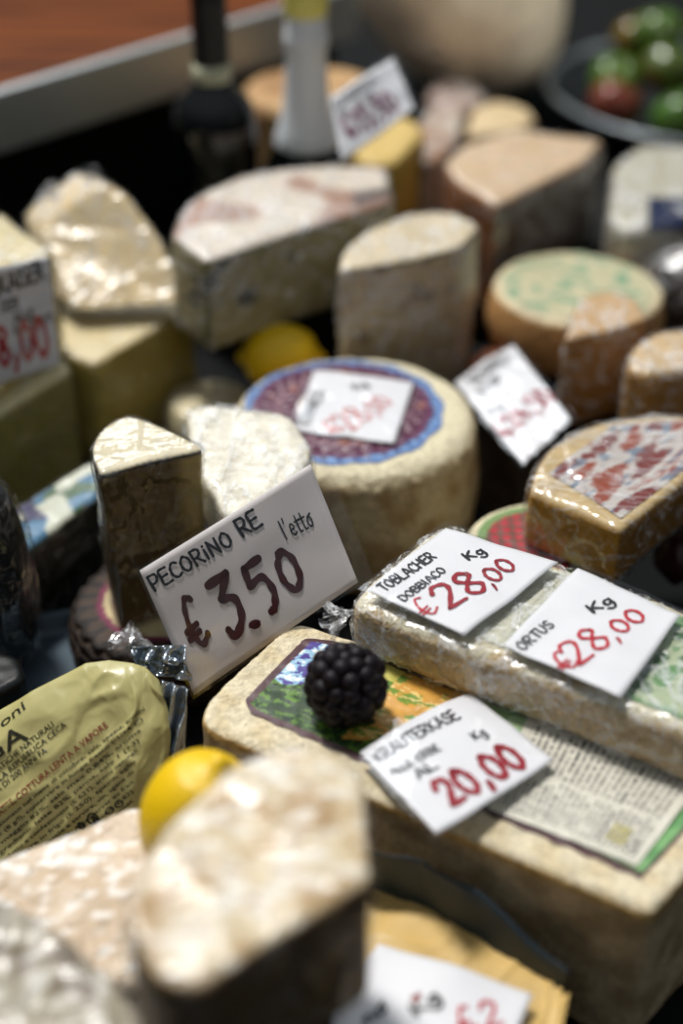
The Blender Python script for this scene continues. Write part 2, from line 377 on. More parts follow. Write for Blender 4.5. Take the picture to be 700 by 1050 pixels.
def card(cs, label, group, lines, paper='paper', sleeve=.004, bend=.002, seed=0, name='price_card', sl_ext=None, cat='price card'):
    """price card: paper sheet, handwriting, clear sleeve. cs = TL, TR, BR, BL in the world"""
    n = (cs[1]-cs[0]).cross(cs[3]-cs[0]).normalized()
    if n.dot(EYE-cs[0]) < 0: n = -n
    cen = sum(cs, Vector())/4; low = min(cs, key=lambda c: c.z)
    fn = lambda s, t: bil(cs, s, t) + n*(bend*math.sin(PI*s)*math.cos(t*2) + .0012*noise.noise(Vector((s*3, t*3, seed))))
    me = grid_mesh(fn, 28, 20, 0.0004)
    if me.polygons[0].normal.dot(n) < 0 and False: pass
    r = root(name, low, label, cat, group)
    bv = bvh_of(me); o = link('paper', me, M[paper], smooth=True); adopt(r, o)
    if lines: write(lines, 'handwriting', r, (cen, n), bv, .0005)
    if sleeve:
        U = (cs[1]-cs[0]).normalized()*sleeve; V = (cs[3]-cs[0]).normalized()*sleeve; ex = sl_ext or 0
        c2 = [cs[0]-U-V, cs[1]+U*(1+ex)-V, cs[2]+U*(1+ex)+V, cs[3]-U+V]
        f2 = lambda s, t: bil(c2, s, t) + n*(.0016 + bend*math.sin(PI*s)*math.cos(t*2) + .0016*abs(noise.noise(Vector((s*4, t*4, seed+5)))))
        ms = grid_mesh(f2, 40, 30)
        if ms.polygons[0].normal.dot(n) < 0: ms.flip_normals()
        s = link('plastic_sleeve', ms, M['sleeve']); adopt(r, s)
    return r
def plane_of(pts, up=True):
    n = (pts[1]-pts[0]).cross(pts[2]-pts[0]).normalized()
    if n.z < 0: n = -n
    return pts[0], n
def block(name, px, zt, zb, label, cat='cheese', mat='paste', col=None, keep=(), rnd=1, group=None, part='paste', film=None, fkw={}, ztops=None, **kw):
    """cut piece of cheese standing on zb, its top outline seen at px"""
    zs = ztops or [zt]*len(px)
    pts = [at(x, y, z) for (x, y), z in zip(px, zs)]
    if rnd: pts = chaikin(pts, keep, rnd)
    me = solid(pts, (0, 0, zb-zt), **kw)
    cen = sum(pts, Vector())/len(pts)
    r = root(name, Vector((cen.x, cen.y, zb)), label, cat, group)
    if col: paint(me, col)
    me0 = me.copy(); bv = bvh_of(me)
    o = link(part, me, M[mat]); adopt(r, o)
    if film: film_of(me0, 'plastic_wrap', r, M[film], **fkw)
    r_bvh[r.name] = bv; return r
r_bvh = {}
ZU = Vector((0, 0, 1))

# ================================================================== THE SETTING
def box_mesh(x0, x1, y0, y1, z0, z1, bev=.004):
    bm = bmesh.new(); bmesh.ops.create_cube(bm, size=1)
    for v in bm.verts: v.co = Vector(((v.co.x+.5)*(x1-x0)+x0, (v.co.y+.5)*(y1-y0)+y0, (v.co.z+.5)*(z1-z0)+z0))
    bmesh.ops.bevel(bm, geom=bm.edges[:], offset=bev, segments=2, affect='EDGES')
    me = bpy.data.meshes.new('b'); bm.to_mesh(me); bm.free(); return me
r = root('display_counter', (0, 1.2, -.04), 'black display counter with low black risers under all the cheeses', 'counter')
o = link('counter_top', box_mesh(-1.2, 1.2, .1, 2.9, -.04, 0), M['counter'], smooth=False); adopt(r, o)
for b in ((-.072, -.004, .99, 1.09, .001, .094), (.0, .125, .955, 1.045, .001, .039), (.145, .42, .88, 1.30, .001, .049),
          (-.062, -.004, .335, .39, .001, .118)):
    o = link('riser', box_mesh(*b), M['counter'], smooth=False); adopt(r, o)
# wooden worktop with steel edge, behind on the left
A, B = at(0, 92, .2), at(290, 6, .2); d = (B-A).normalized(); d.z = 0; nrm = Vector((-d.y, d.x, 0))
P0, P1 = A-d*.5, B+d*.10
r = root('wooden_counter', (P0+P1)/2*1-ZU*.2, 'varnished orange wooden counter with a steel front edge behind the bottles', 'counter')
def slab(a, b, n0, n1, z0, z1, nm, mt):
    me = prism_mesh([Vector((*(q).xy, z1)) for q in (a+nrm*n0, b+nrm*n0, b+nrm*n1, a+nrm*n1)], (0, 0, z0-z1))
    me = evalmesh(me, [('BEVEL', dict(width=.003, segments=2))]); o = link(nm, me, M[mt], smooth=False); adopt(r, o)
slab(P0, P1, .0, .7, .17, .2, 'worktop', 'wood')
slab(P0, P1, -.012, .0, .150, .203, 'steel_edge', 'steel')
slab(P0, P1, .02, .6, 0, .17, 'base_panel', 'counter')

# ================================================================== BACK ROW
def bottle(name, x, y, prof_glass, prof_parts, label):
    r = root(name, (x, y, 0), label, 'bottle')
    o = link('glass_body', lathe(prof_glass, (x, y, 0), 64), M['glass_dark']); adopt(r, o)
    for nm, pf, mt in prof_parts:
        o = link(nm, lathe(pf, (x, y, 0), 64), M[mt]); adopt(r, o)
    return r
y = 1.145; x = (aty(219, 110, y)).x
bottle('wine_bottle', x, y, [(0, .002), (.032, 0), (.035, .004), (.035, .190), (.0335, .202), (.028, .212), (.019, .220), (.0145, .227), (.0135, .24), (.0135, .30), (0, .30)],
       [('capsule', [(0, .305), (.0145, .304), (.0155, .295), (.0145, .288), (.0148, .240)], 'black_foil'),
        ('neck_band', [(.0145, .240), (.0154, .240), (.0156, .226), (.0145, .225)], 'cream_band')],
       'dark red wine bottle with black capsule and cream neck band')
y = 1.165; x = (aty(314, 90, y)).x
bottle('sparkling_wine_bottle', x, y, [(0, .002), (.041, 0), (.043, .005), (.043, .118), (.041, .134), (.035, .150), (.027, .166), (.0185, .19), (.0145, .22), (.0145, .28), (0, .28)],
       [('foil_collar', [(.0275, .166), (.0275, .170), (.0245, .180), (.0205, .195), (.0185, .212), (.0170, .230), (.0165, .243), (.0182, .248), (.0182, .257), (.0168, .260), (.0168, .276)], 'white_foil'),
        ('gold_cap', [(.0168, .272), (.0178, .276), (.0184, .290), (.0165, .305), (0, .308)], 'gold')],
       'sparkling wine bottle with pale silver foil neck and gold cap')
# brown wheel behind the bottles
def wheel(name, px, py, R, zt, zb, label, col, mat='rind', group=None, film=None, fkw={}, part='wheel_body', cat='cheese', **kw):
    c = at(px, py, zt); me = wheel_mesh((c.x, c.y), R, zt, zb, **kw); paint(me, col)
    r = root(name, Vector((c.x, c.y, zb)), label, cat, group); m0 = me.copy(); r_bvh[r.name] = bvh_of(me)
    adopt(r, link(part, me, M[mat]))
    if film: film_of(m0, 'plastic_wrap', r, M[film], **fkw)
    return r, c
wheel('round_cheese', 321, 89, .069, .156, 0, 'orange brown cheese wheel standing behind the pale foil bottle neck',
      lambda p, n: lerp((184, 146, 98), (152, 112, 70), sstep(-.2, .5, nz(p, 25))), seed=3)
block('cheese_wedge', [(362, 156), (366, 118), (420, 118), (437, 135), (405, 166), (378, 170)], .15, 0,
      'yellow cheese wedge behind the purple-written price card at the back', col=top_side((196, 168, 100), (178, 150, 62)), bevel=.006, keep=(4,))
block('cheese_wedge', [(425, 130), (440, 112), (478, 108), (470, 140), (452, 164), (430, 166)], .13, 0,
      'brown film-wrapped cheese piece between the yellow wedge and the orange wedge', col=top_side((150, 110, 78), (128, 104, 78), blotch=(190, 180, 165)), bevel=.006, film='film_hazy')
block('cheese_piece', [(476, 138), (484, 114), (510, 103), (540, 112), (552, 126), (530, 138)], .12, .0,
      'small pale domed cheese behind the orange brown wedge', col=top_side((196, 172, 132), (186, 160, 120)), bevel=.012, dome=.006)
# large pear shaped cheese at the very back
c = at(462, 96, 0); 
prof = [(0, 0), (.045, .003), (.07, .02), (.10, .05), (.124, .09), (.134, .14), (.134, .20), (.12, .25), (.095, .29), (.05, .315), (.028, .335), (.03, .36), (0, .365)]
me = lathe(prof, (0, 0, 0), 96)
me = evalmesh(me, [('SUBSURF', dict(levels=2))])
for v in me.vertices:
    k = v.co.z/.36; v.co.x += .035*k - .035*(1-k)**2*0 ; v.co.x -= .05*sstep(.0, .5, k)-.03
    v.co += v.normal*(.008*nz(v.co, 9, 2)+.003*nz(v.co, 30))
me.transform(Matrix.Translation((c.x, c.y, .0)))
paint(me, lambda p, n: lerp((250, 236, 212), (236, 212, 180), sstep(-.3, .5, nz(p, 10, 3))))
r = root('pear_shaped_cheese', (c.x, c.y, 0), 'very large pale pear shaped cheese standing at the back', 'cheese'); adopt(r, link('rind', me, M['rind']))
# black tray with a film pile beneath it
block('cheese_piece', [(436, 96), (452, 82), (486, 84), (500, 100), (478, 114), (446, 112)], .06, 0,
      'brown wrapped cheese end in front of the large pear shaped cheese', col=top_side((140, 96, 70), (110, 78, 56), blotch=(200, 190, 180)), bevel=.008, film='film_hazy')
# bowl of fruit
c = at(730, 92, .05); R = .185
prof = [(0, .003), (.09, 0), (.10, .004), (.14, .02), (R-.006, .045), (R, .05), (R+.008, .052), (R+.008, .049), (R-.002, .044), (.14, .014), (.10, -.001), (0, -.001)]
r = root('fruit_bowl', (c.x, c.y, 0), 'wide shallow dark bowl with grey rim holding green and red fruit at the back right', 'bowl')
adopt(r, link('bowl_body', lathe([(a, b+.002) for a, b in prof], (c.x, c.y, 0), 128), M['bowl']))
adopt(r, link('rim', lathe([(R-.001, .050), (R+.004, .056), (R+.010, .055), (R+.010, .050), (R, .048)], (c.x, c.y, 0), 128), M['bowl_rim']))
def fruit_mesh(rr, base, blush, seed):
    bm = bmesh.new(); bmesh.ops.create_uvsphere(bm, u_segments=48, v_segments=28, radius=rr)
    for v in bm.verts:
        a = math.atan2(v.co.y, v.co.x); k = v.co.z/rr
        v.co *= 1+.03*math.cos(5*a)*(1-k*k); rad = v.co.xy.length/rr
        if k > 0: v.co.z -= rr*.28*math.exp(-(rad/.3)**2)
        else: v.co.z += rr*.12*math.exp(-(rad/.3)**2)
        v.co.z *= .88
    me = bpy.data.meshes.new('f'); bm.to_mesh(me); bm.free()
    paint(me, lambda p, n: lerp(base, blush, sstep(-.25, .35, nz(p, 18, seed))*.8)); return me
def stem_mesh(rr):
    bm = bmesh.new()
    for k in range(5):
        a = 2*PI*k/5; d1 = Vector((math.cos(a), math.sin(a), 0)); s = Vector((-d1.y, d1.x, 0))
        v = [bm.verts.new(p) for p in (ZU*rr*.72+s*.0015, ZU*rr*.72-s*.0015, d1*rr*.3+ZU*rr*.80-s*.001, d1*rr*.5+ZU*rr*.86, d1*rr*.3+ZU*rr*.80+s*.001)]
        bm.faces.new(v)
    bmesh.ops.create_cone(bm, segments=8, radius1=.0018, radius2=.0012, depth=.012, matrix=Matrix.Translation((0, 0, rr*.72)), cap_ends=True)
    me = bpy.data.meshes.new('s'); bm.to_mesh(me); bm.free(); return evalmesh(me, [('SOLIDIFY', dict(thickness=.0006))])
M['fruit'] = mat_painted('fruit_skin', .25, 200, .1, .1, 60, .5)
M['stem'] = mat_plain('green_stem', (60, 84, 30), .6)
GREEN, RED, GR2 = (62, 100, 24), (110, 46, 26), (96, 116, 32)
sm = stem_mesh(.03)
FB = Vector((c.x, c.y, 0))
F_ = [(-.125, -.075, .058, RED, GREEN, 'dull red fruit at the left of the bowl, just inside the rim'), (-.115, -.005, .062, GREEN, GR2, 'green fruit high at the left of the bowl'), (-.062, -.115, .058, GREEN, GR2, 'bright green fruit low at the front of the bowl'),
      (-.065, -.045, .088, RED, GREEN, 'reddish fruit between the green ones in the bowl'), (-.005, .005, .118, GR2, GREEN, 'yellow green fruit at the top right of the bowl heap'), (.002, -.062, .092, (120, 50, 30), GREEN, 'dark red fruit at the right edge of the photo in the bowl'),
      (-.08, .07, .085, (110, 90, 30), RED, 'brownish green fruit at the very top of the heap'), (.004, -.128, .060, RED, GREEN, 'red fruit beside the low bright green one'), (-.068, .02, .110, (70, 92, 30), GREEN, 'dark green fruit behind the reddish one')]
for i, (px, py, z, c1, c2, lb) in enumerate(F_):
    p = FB + Vector((px, py, z)); me = fruit_mesh(.031, c1, c2, i)
    r = root('fruit', p, lb, 'fruit', 'fruit in the dark bowl'); o = link('flesh', me, M['fruit'], r)
    link('stem', sm, M['stem'], r); r.rotation_euler = (.3*math.sin(i*2), .4*math.cos(i*3), i)
# pale wrapped cheese beneath the bowl, dark blue sticker
r = block('cheese_piece', [(622, 228), (628, 172), (655, 150), (745, 150), (765, 205), (700, 236), (640, 240)], .12, .05,
      'pale grey wrapped cheese with a dark blue sticker, under the fruit bowl', col=top_side((176, 170, 150), (150, 144, 126)), bevel=.014, film='film_hazy', voxel=.0035, dome=.006)
p = at(684, 212, .125); n = Vector((-.1, -.75, .65)).normalized(); U = Vector((1, 0, 0)); V = n.cross(U)
bv = r_bvh[r.name]
def stick(s, t):
    q = at(664+50*s, 204+30*t, .125); h = snap(bv, q, n, .003); return h if h is not None else q
adopt(r, link('sticker', grid_mesh(stick, 12, 12), mat_plain('navy_sticker', (18, 30, 62), .4)))
# card at the back, leaning on the yellow wedge
cs = [aty(338, 101, 1.07), aty(403, 60, 1.11), aty(425, 111, 1.075), aty(350, 166, 1.03)]
card(cs, 'white price card with purple price leaning on the yellow wedge, farthest back', 'price cards',
     [('CASERA', (346, 112), (388, 84), 9, 'ink_black', .14), ('DI ALPE', (352, 122), (388, 99), 8, 'ink_black', .14), ('€13,50', (360, 141), (411, 111), 22, 'ink_purple', .2)], seed=1)
# orange brown wedge
r = block('cheese_wedge', [(455, 168), (474, 148), (530, 132), (618, 143), (600, 165), (508, 210), (470, 186)], .145, .05,
      'large film-wrapped wedge with orange brown rind and cut face darkened for shade', keep=(3, 5), bevel=.004, voxel=.003,
      col=top_side((208, 178, 140), lambda p, n: (164, 98, 44) if n.x < -.1 else (66, 48, 32), edge=(176, 112, 60), ztop=.145, ew=.004, blotch=None), film='film', fkw=dict(wr=.003))  # right face colour darkened for shade, left face keeps its rind brown
# grey-blue wedge
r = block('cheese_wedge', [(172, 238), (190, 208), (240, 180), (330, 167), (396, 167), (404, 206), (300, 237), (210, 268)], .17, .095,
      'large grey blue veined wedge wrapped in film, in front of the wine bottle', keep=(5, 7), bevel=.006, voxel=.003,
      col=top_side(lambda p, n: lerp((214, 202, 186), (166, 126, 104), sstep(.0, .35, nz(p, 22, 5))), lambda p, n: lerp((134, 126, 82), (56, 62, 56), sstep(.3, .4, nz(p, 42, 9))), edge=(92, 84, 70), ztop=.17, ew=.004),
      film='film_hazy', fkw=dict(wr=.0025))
# middle wedge
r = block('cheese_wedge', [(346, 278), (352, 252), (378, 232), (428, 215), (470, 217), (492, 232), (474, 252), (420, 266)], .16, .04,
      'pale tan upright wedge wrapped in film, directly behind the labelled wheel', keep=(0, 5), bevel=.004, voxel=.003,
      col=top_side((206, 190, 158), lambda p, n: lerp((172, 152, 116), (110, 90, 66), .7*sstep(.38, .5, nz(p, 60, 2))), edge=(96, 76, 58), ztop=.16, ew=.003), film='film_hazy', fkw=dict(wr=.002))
# ---- left back blocks
r = block('cheese_block', [(60, 363), (97, 375), (198, 313), (170, 296), (64, 300)], .09, 0,
      'square-cut yellow cheese block under the standing film-wrapped slice', keep=(0, 1, 2, 3, 4), bevel=.002,
      col=top_side((204, 186, 140), (190, 170, 84), edge=(130, 104, 50), ztop=.09, ew=.002), film='film_clear')
f = [aty(76, 318, .975), aty(196, 313, .985), aty(162, 240, 1.03), aty(130, 200, 1.055), aty(104, 189, 1.06), aty(50, 226, 1.045), aty(44, 240, 1.035)]
pts = chaikin(f, (0, 1), 1)
me = solid(pts, Vector((-.022, .028, 0)), bevel=.002, voxel=.0025, seed=4)
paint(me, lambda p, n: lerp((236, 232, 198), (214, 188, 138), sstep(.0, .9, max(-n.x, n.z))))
r = root('cheese_slice', Vector((f[0].x+.03, f[0].y, .09)), 'pale cream cheese slice in wrinkled film, standing on a yellow block', 'cheese')
m0 = me.copy(); adopt(r, link('paste', me, M['paste'])); film_of(m0, 'plastic_wrap', r, M['film_hazy'], wr=.003, wscale=45, stretch=(1, 1, .3))
ear(r, aty(98, 196, 1.02), (-.2, 0, 1), M['film_hazy'], .014, seed=1); ear(r, aty(62, 206, 1.02), (-.6, 0, .7), M['film_hazy'], .013, seed=3)
r = block('cheese_block', [(-90, 400), (-20, 372), (66, 366), (73, 380), (0, 424), (-80, 470)], .09, 0,
      'olive yellow cheese block at the left edge beneath the 8,00 card', keep=(2, 3, 4, 5), bevel=.002, col=top_side((206, 196, 150), (148, 140, 74), edge=(170, 160, 110), ztop=.09, ew=.002), film='film_clear')
r = block('cheese_wedge', [(-80, 262), (-20, 226), (2, 218), (54, 258), (50, 266), (0, 296), (-80, 340)], .17, .091,
      'wrapped cheese wedge at the left edge behind the 8,00 card', keep=(2, 4, 6), bevel=.003, col=top_side((204, 188, 140), (186, 168, 96), edge=(120, 98, 60), ztop=.17, ew=.003), film='film_hazy')
cs = [aty(-36, 280, .84), aty(49, 263, .885), aty(61, 374, .865), aty(-30, 405, .83)]
card(cs, 'white price card reading 8,00 in red at the left edge', 'price cards',
     [('ENKAISER', (-16, 308), (48, 284), 17, 'ink_black', .2), ('DER', (2, 320), (20, 315), 11, 'ink_black', .22), ('ALLE', (14, 330), (34, 324), 9, 'ink_black', .22), ('DOLOMITI', (14, 342), (52, 326), 8, 'ink_black', .2),
      ('8,00', (-1, 374), (47, 358), 36, 'ink_bright', .2)], bend=.001, sleeve=.003, seed=2)

# ================================================================== CENTRE
# low pale cheese and lemon behind the wheel
wheel('round_cheese', 214, 408, .034, .035, 0, 'low pale round cheese left of the labelled wheel, by the yellow block', lambda p, n: (214, 200, 160), rnd=.008, film='film_clear', seed=6)
M['lemon'] = mat_plain('lemon_skin', (232, 190, 10), .38, 0, 500, .5, bdist=.0012)
def lemon(p, rr, rot, label):
    prof = []
    for k in range(33):
        a = PI*k/32; z = -math.cos(a)*1.22; q = math.sin(a)**.92
        if k <= 5: q = [0, .12, .16, .22, .36, .5][k]; z = [-1.38, -1.34, -1.24, -1.16, -1.08, -1.0][k]
        if k >= 27: q = [.5, .36, .22, .16, .12, 0][k-27]; z = [1.0, 1.08, 1.16, 1.24, 1.34, 1.38][k-27]
        prof.append((q*rr, z*rr))
    me = evalmesh(lathe(prof, (0, 0, 0), 48), [('SMOOTH', dict(factor=.6, iterations=4))])
    o = link('lemon', me, M['lemon']); o.location = p; o.rotation_euler = rot
    return tag(o, label, 'lemon', 'lemons among the cheeses')
lemon(aty(288, 366, .955), .0255, (PI/2, .2, PI/2), 'yellow lemon peeking out behind the large labelled cheese wheel')
# the labelled wheel
r, wc = wheel('round_cheese', 362, 421, .085, .10, 0, 'round grey-white cheese wheel with blue and purple label', 
      lambda p, n: lerp(lerp((198, 180, 142), (168, 140, 98), sstep(-.3, .5, nz(p, 60, 2))), (216, 206, 176), sstep(.3, .9, n.z)), mat='rind_coarse', rnd=.016, seed=2, voxel=.002, fine=.0009)
bv = r_bvh[r.name]; lc = at(351, 420, .10); LR = .069
def disc(s, t):
    rr = LR*t*(1+(.016*math.sin(2*PI*s*14) if t > .9 else 0)); p = lc + Vector((math.cos(2*PI*s), math.sin(2*PI*s), 0))*rr
    h = snap(bv, p, ZU, .0006); return h if h is not None else p
def disc_col(s, t):
    th = 2*PI*s; k = t + .012*math.sin(th*14)
    if k > .95: return (92, 120, 168)
    if k > .905: return (116, 150, 196) if math.sin(th*40) > -.4 else (60, 84, 130)
    if k > .885: return (48, 40, 62)
    if k > .84: return (104, 60, 92)
    sp = abs(math.sin(th*13 + 1.5*math.sin(t*18)))
    c = (78, 30, 56)
    if sp < .2 and .5 < t < .8: c = (190, 168, 172)
    if abs(t-.64) < .012: c = (150, 110, 120)
    if nz((math.cos(th)*t, math.sin(th)*t, 0), 7) > .5: c = (150, 92, 70)
    if t < .45: c = (222, 214, 206)
    return c
adopt(r, link('round_label', grid_mesh(disc, 220, 50, 0, disc_col), M['print']))
n = ZU
cs = [at(322, 380, .1025), at(424, 393, .1035), at(404, 455, .1035), at(301, 441, .1025)]
card(cs, 'white price card with faded red price lying on the round blue-purple label', 'price cards',
     [('ENNES', (316, 436), (334, 402), 12, 'ink_black', .13), ('Kg', (365, 402), (380, 397), 8, 'ink_black', .14), ('€', (345, 446), (360, 437), 20, 'ink_faded', .11), ('28', (361, 443), (388, 425), 28, 'ink_faded', .09), (',', (387, 428), (391, 425), 16, 'ink_faded', .14), ('00', (390, 424), (405, 412), 20, 'ink_faded', .12)], bend=.001, seed=3)
# white wrapped cheese left-front of wheel
r = block('cheese_piece', [(190, 423), (204, 414), (296, 423), (322, 462), (300, 505), (232, 534), (196, 470)], .136, .104,
      'white soft cheese in wrinkled film, between the labelled wheel and pecorino card', mat='rind', col=top_side((226, 220, 202), (206, 196, 168)), bevel=.007, film='film_hazy', fkw=dict(wr=.0035, wscale=42), keep=())
# card right of the wheel
cs = [at(466, 393, .085), at(526, 354, .095), at(585, 430, .098), at(536, 476, .088)]
card(cs, 'white plastic-covered price card lying right of the labelled wheel', 'price cards',
     [('SENNES', (488, 396), (528, 368), 12, 'ink_black', .13), ('KASE', (495, 406), (520, 388), 9, 'ink_black', .13), ('Kg', (506, 426), (518, 417), 9, 'ink_black', .15), ('€24,50', (520, 448), (574, 406), 22, 'ink_red', .2)], bend=.002, seed=4)
block('cheese_piece', [(470, 398), (520, 360), (575, 412), (574, 440), (540, 470), (500, 440)], .078, 0, 'dark brown waxed cheese hidden beneath the card right of the wheel', mat='rind',
      col=top_side((60, 44, 30), (44, 34, 26)), bevel=.008)
# green labelled wheel
r, c = wheel('round_cheese', 592, 293, .068, .10, .05, 'flat orange-sided cheese with green printed top label, behind the small orange wedge',
      lambda p, n: lerp((190, 142, 88), (206, 192, 158), sstep(.3, .8, n.z)), rnd=.008, seed=8)
bv = r_bvh[r.name]
def gl(s, t):
    p = c + Vector((math.cos(2*PI*s), math.sin(2*PI*s), 0))*.06*t; h = snap(bv, p, ZU, .0006); return h if h is not None else p
def glc(s, t):
    x, y2 = t*math.cos(2*PI*s), t*math.sin(2*PI*s)
    v = nz((x, y2*1.5, 0), 4, 3)
    return (122, 152, 122) if v > .15 else ((186, 178, 146) if v > -.3 else (168, 166, 132))
adopt(r, link('printed_label', grid_mesh(gl, 90, 24, 0, glc), M['print']))
block('cheese_piece', [(476, 372), (500, 352), (520, 362), (500, 388)], .06, 0, 'orange rind cheese end showing behind the card right of the wheel', col=top_side((176, 100, 60), (160, 90, 54)), bevel=.006)
r = block('cheese_wedge', [(579, 347), (592, 310), (616, 297), (650, 303), (664, 326), (628, 338)], .125, .05,
      'small upright orange wedge in film, left one of the two beside the dark round loaf', keep=(0, 4), bevel=.003, voxel=.002,
      col=top_side((194, 158, 110), (158, 108, 42), edge=(128, 74, 30), ztop=.125, ew=.002), film='film_hazy', fkw=dict(wr=.0025))
r = block('cheese_wedge', [(641, 376), (650, 350), (676, 337), (735, 335), (745, 372), (662, 384)], .125, .05,
      'small rounded orange wedge in film at the right edge, above the red-labelled wedge', keep=(5,), bevel=.008, voxel=.002,
      col=top_side((200, 172, 130), (170, 124, 54), edge=(140, 96, 60), ztop=.125, ew=.002), film='film_hazy', fkw=dict(wr=.0025))
# dark wrapped round
p = at(704, 296, .085)
bm = bmesh.new(); bmesh.ops.create_icosphere(bm, subdivisions=5, radius=.036)
for v in bm.verts: v.co.z *= .95; v.co += v.normal*.002*nz(v.co, 40)
me = bpy.data.meshes.new('d'); bm.to_mesh(me); bm.free(); me.transform(Matrix.Translation(p)); me.update()
paint(me, lambda q, n: lerp((66, 40, 26), (30, 20, 18), sstep(-.2, .4, nz(q, 50))))
r = root('round_cheese', (p.x, p.y, .05), 'dark brown round cheese wrapped in shiny film at the right edge', 'cheese'); m0 = me.copy()
adopt(r, link('rind', me, M['rind'])); film_of(m0, 'plastic_wrap', r, M['film_hazy'], wr=.003)

# red-labelled yellow wedge
px = [(542, 503), (548, 480), (566, 457), (606, 435), (655, 427), (760, 425), (740, 470), (702, 492), (637, 545)]
r = block('cheese_wedge', px, .125, .086, 'film-wrapped yellow wedge with torn red and grey label on top', keep=(6, 8, 0), bevel=.003, voxel=.0025,
      col=top_side((196, 170, 120), lambda p, n: (192, 142, 52) if n.x < .25 else (156, 112, 44), edge=(160, 120, 60), ztop=.125, ew=.002), film='film', fkw=dict(wr=.0035, wscale=40))  # left face painted as lit, right face as shaded
bv = r_bvh[r.name]; cs2 = [at(562, 486, .125), at(630, 436, .125), at(770, 430, .125), at(636, 532, .125)]
def l2(s, t):
    a = bil(cs2, s, t); h = snap(bv, a, ZU, .0007); return h if h is not None else a
def l2c(s, t):
    v = nz((s*1.2, t*2.2, 0), 2.4, 7)+.25*nz((s*4, t*18, 0), 3, 2); w = nz((s*2, t*5, 0), 3, 2)+.2*nz((s*4, t*22, 0), 3, 2)
    if v > .16: return (150, 72, 48)
    if v < -.22: return (120, 50, 44)
    if w > .22: return (110, 128, 146)
    return (196, 188, 182)
adopt(r, link('torn_label', grid_mesh(l2, 60, 60, 0, l2c), M['print']))
# small wheel with berry label
r, c = wheel('round_cheese', 552, 556, .045, .083, 0, 'small round cheese with green and red berry label behind the long wrapped cheese', lambda p, n: (206, 196, 164), rnd=.006, seed=5, voxel=.002)
bv = r_bvh[r.name]
def bl(s, t):
    p = c + Vector((math.cos(2*PI*s), math.sin(2*PI*s), 0))*.038*t; h = snap(bv, p, ZU, .0006); return h if h is not None else p
def blc(s, t):
    x, y2 = t*math.cos(2*PI*s), t*math.sin(2*PI*s)
    if t > .86: return (112, 140, 88)
    d = min(((x*5) % 1-.5)**2+((y2*5) % 1-.5)**2, 1)
    return (168, 40, 52) if d < .13 else (104, 70, 60)
adopt(r, link('berry_label', grid_mesh(bl, 90, 30, 0, blc), M['print']))
# dried sausages at the right
for i, (dx, dz) in enumerate(((0, .02), (.06, .024), (.03, .055))):
    a = at(640, 590, .03)+Vector((dx*1.2+.015, -.01+dx*.3, dz)); b = a+Vector((.16, .012, .01)); L = (b-a).length
    prof = [(0, 0), (.006, .001), (.012, .006)]+[(.0165+.0012*math.sin(k*1.9), .01+k*(L-.02)/50) for k in range(51)]+[(.012, L-.006), (0, L)]
    me = lathe(prof, (0, 0, 0), 40); rot = (b-a).to_track_quat('Z', 'Y').to_matrix().to_4x4(); me.transform(Matrix.Translation(a) @ rot)
    o = link('dried_sausage', me, mat_plain('sausage_skin', (48, 15, 10), .4, 0, 200, .6))
    tag(o, ['dark red dried sausage behind the long wrapped cheese, nearest the front', 'dark red dried sausage at the right edge, rearmost of the lower pair', 'dark red dried sausage lying on top of the other two'][i], 'sausage', 'dried sausages at the right edge')

# ---- long wrapped cheese with two cards
r = block('cheese_slab', [(356, 622), (372, 600), (440, 545), (462, 536), (820, 668), (800, 790)], .132, .102,
      'long flat film-wrapped cheese slab carrying two 28,00 cards', keep=(4, 5), bevel=.006, voxel=.002, mat='rind_coarse',
      col=top_side((206, 198, 172), (196, 172, 132), blotch=(176, 150, 110)), film='film_hazy', fkw=dict(wr=.003, wscale=60, stretch=(.5, 1, 1)), seed=12)
bv = r_bvh[r.name]; cs3 = [at(452, 630, .132), at(520, 560, .132), at(840, 680, .132), at(790, 772, .132)]
cs3 = [at(440, 634, .132), at(520, 566, .132), at(850, 690, .132), at(790, 776, .132)]
def l3(s, t):
    a = bil([cs3[0], cs3[3], cs3[2], cs3[1]], s, t); h = snap(bv, a, ZU, .0006); return h if h is not None else a
def l3c(s, t):
    v = nz((s*5, t*1.5, 0), 3.5, 1)
    if .02 < s < .26:
        return (176, 178, 158) if (math.sin(s*260) > .2 and nz((s*200, t*40, 0), 1) > -.1) else (206, 204, 186)
    return (96, 140, 84) if v > .05 else ((170, 182, 150) if v > -.25 else (70, 104, 64))
adopt(r, link('green_label', grid_mesh(l3, 160, 60, 0, l3c), M['print']))
ear(r, at(362, 628, .122), (-1, -.2, -.1), M['film_hazy'], .013, seed=5); ear(r, at(352, 640, .112), (-1, -.4, -.3), M['film_hazy'], .010, seed=9)
Z = .1385
cs = [at(376, 606, Z), at(457, 542, Z), at(572, 577, Z), at(476, 652, Z)]
card(cs, 'white price card reading TOBLACHER DOBBIACO 28,00 on the long wrapped slab', 'price cards',
     [('TOBLACHER', (395, 608), (449, 573), 11, 'ink_black', .17), ('DOBBIACO', (415, 618), (459, 587), 9, 'ink_black', .17), ('Kg', (481, 576), (501, 567), 10, 'ink_black', .16),
      ('€', (438, 634), (459, 622), 24, 'ink_bright', .08), ('28', (461, 626), (509, 599), 31, 'ink_red', .13), (',', (505, 602), (511, 599), 20, 'ink_red', .16), ('00', (508, 598), (533, 581), 19, 'ink_red', .15)], bend=.001, sleeve=.0035, seed=5)
cs = [at(516, 662, Z), at(592, 583, Z), at(697, 631, Z), at(636, 716, Z)]
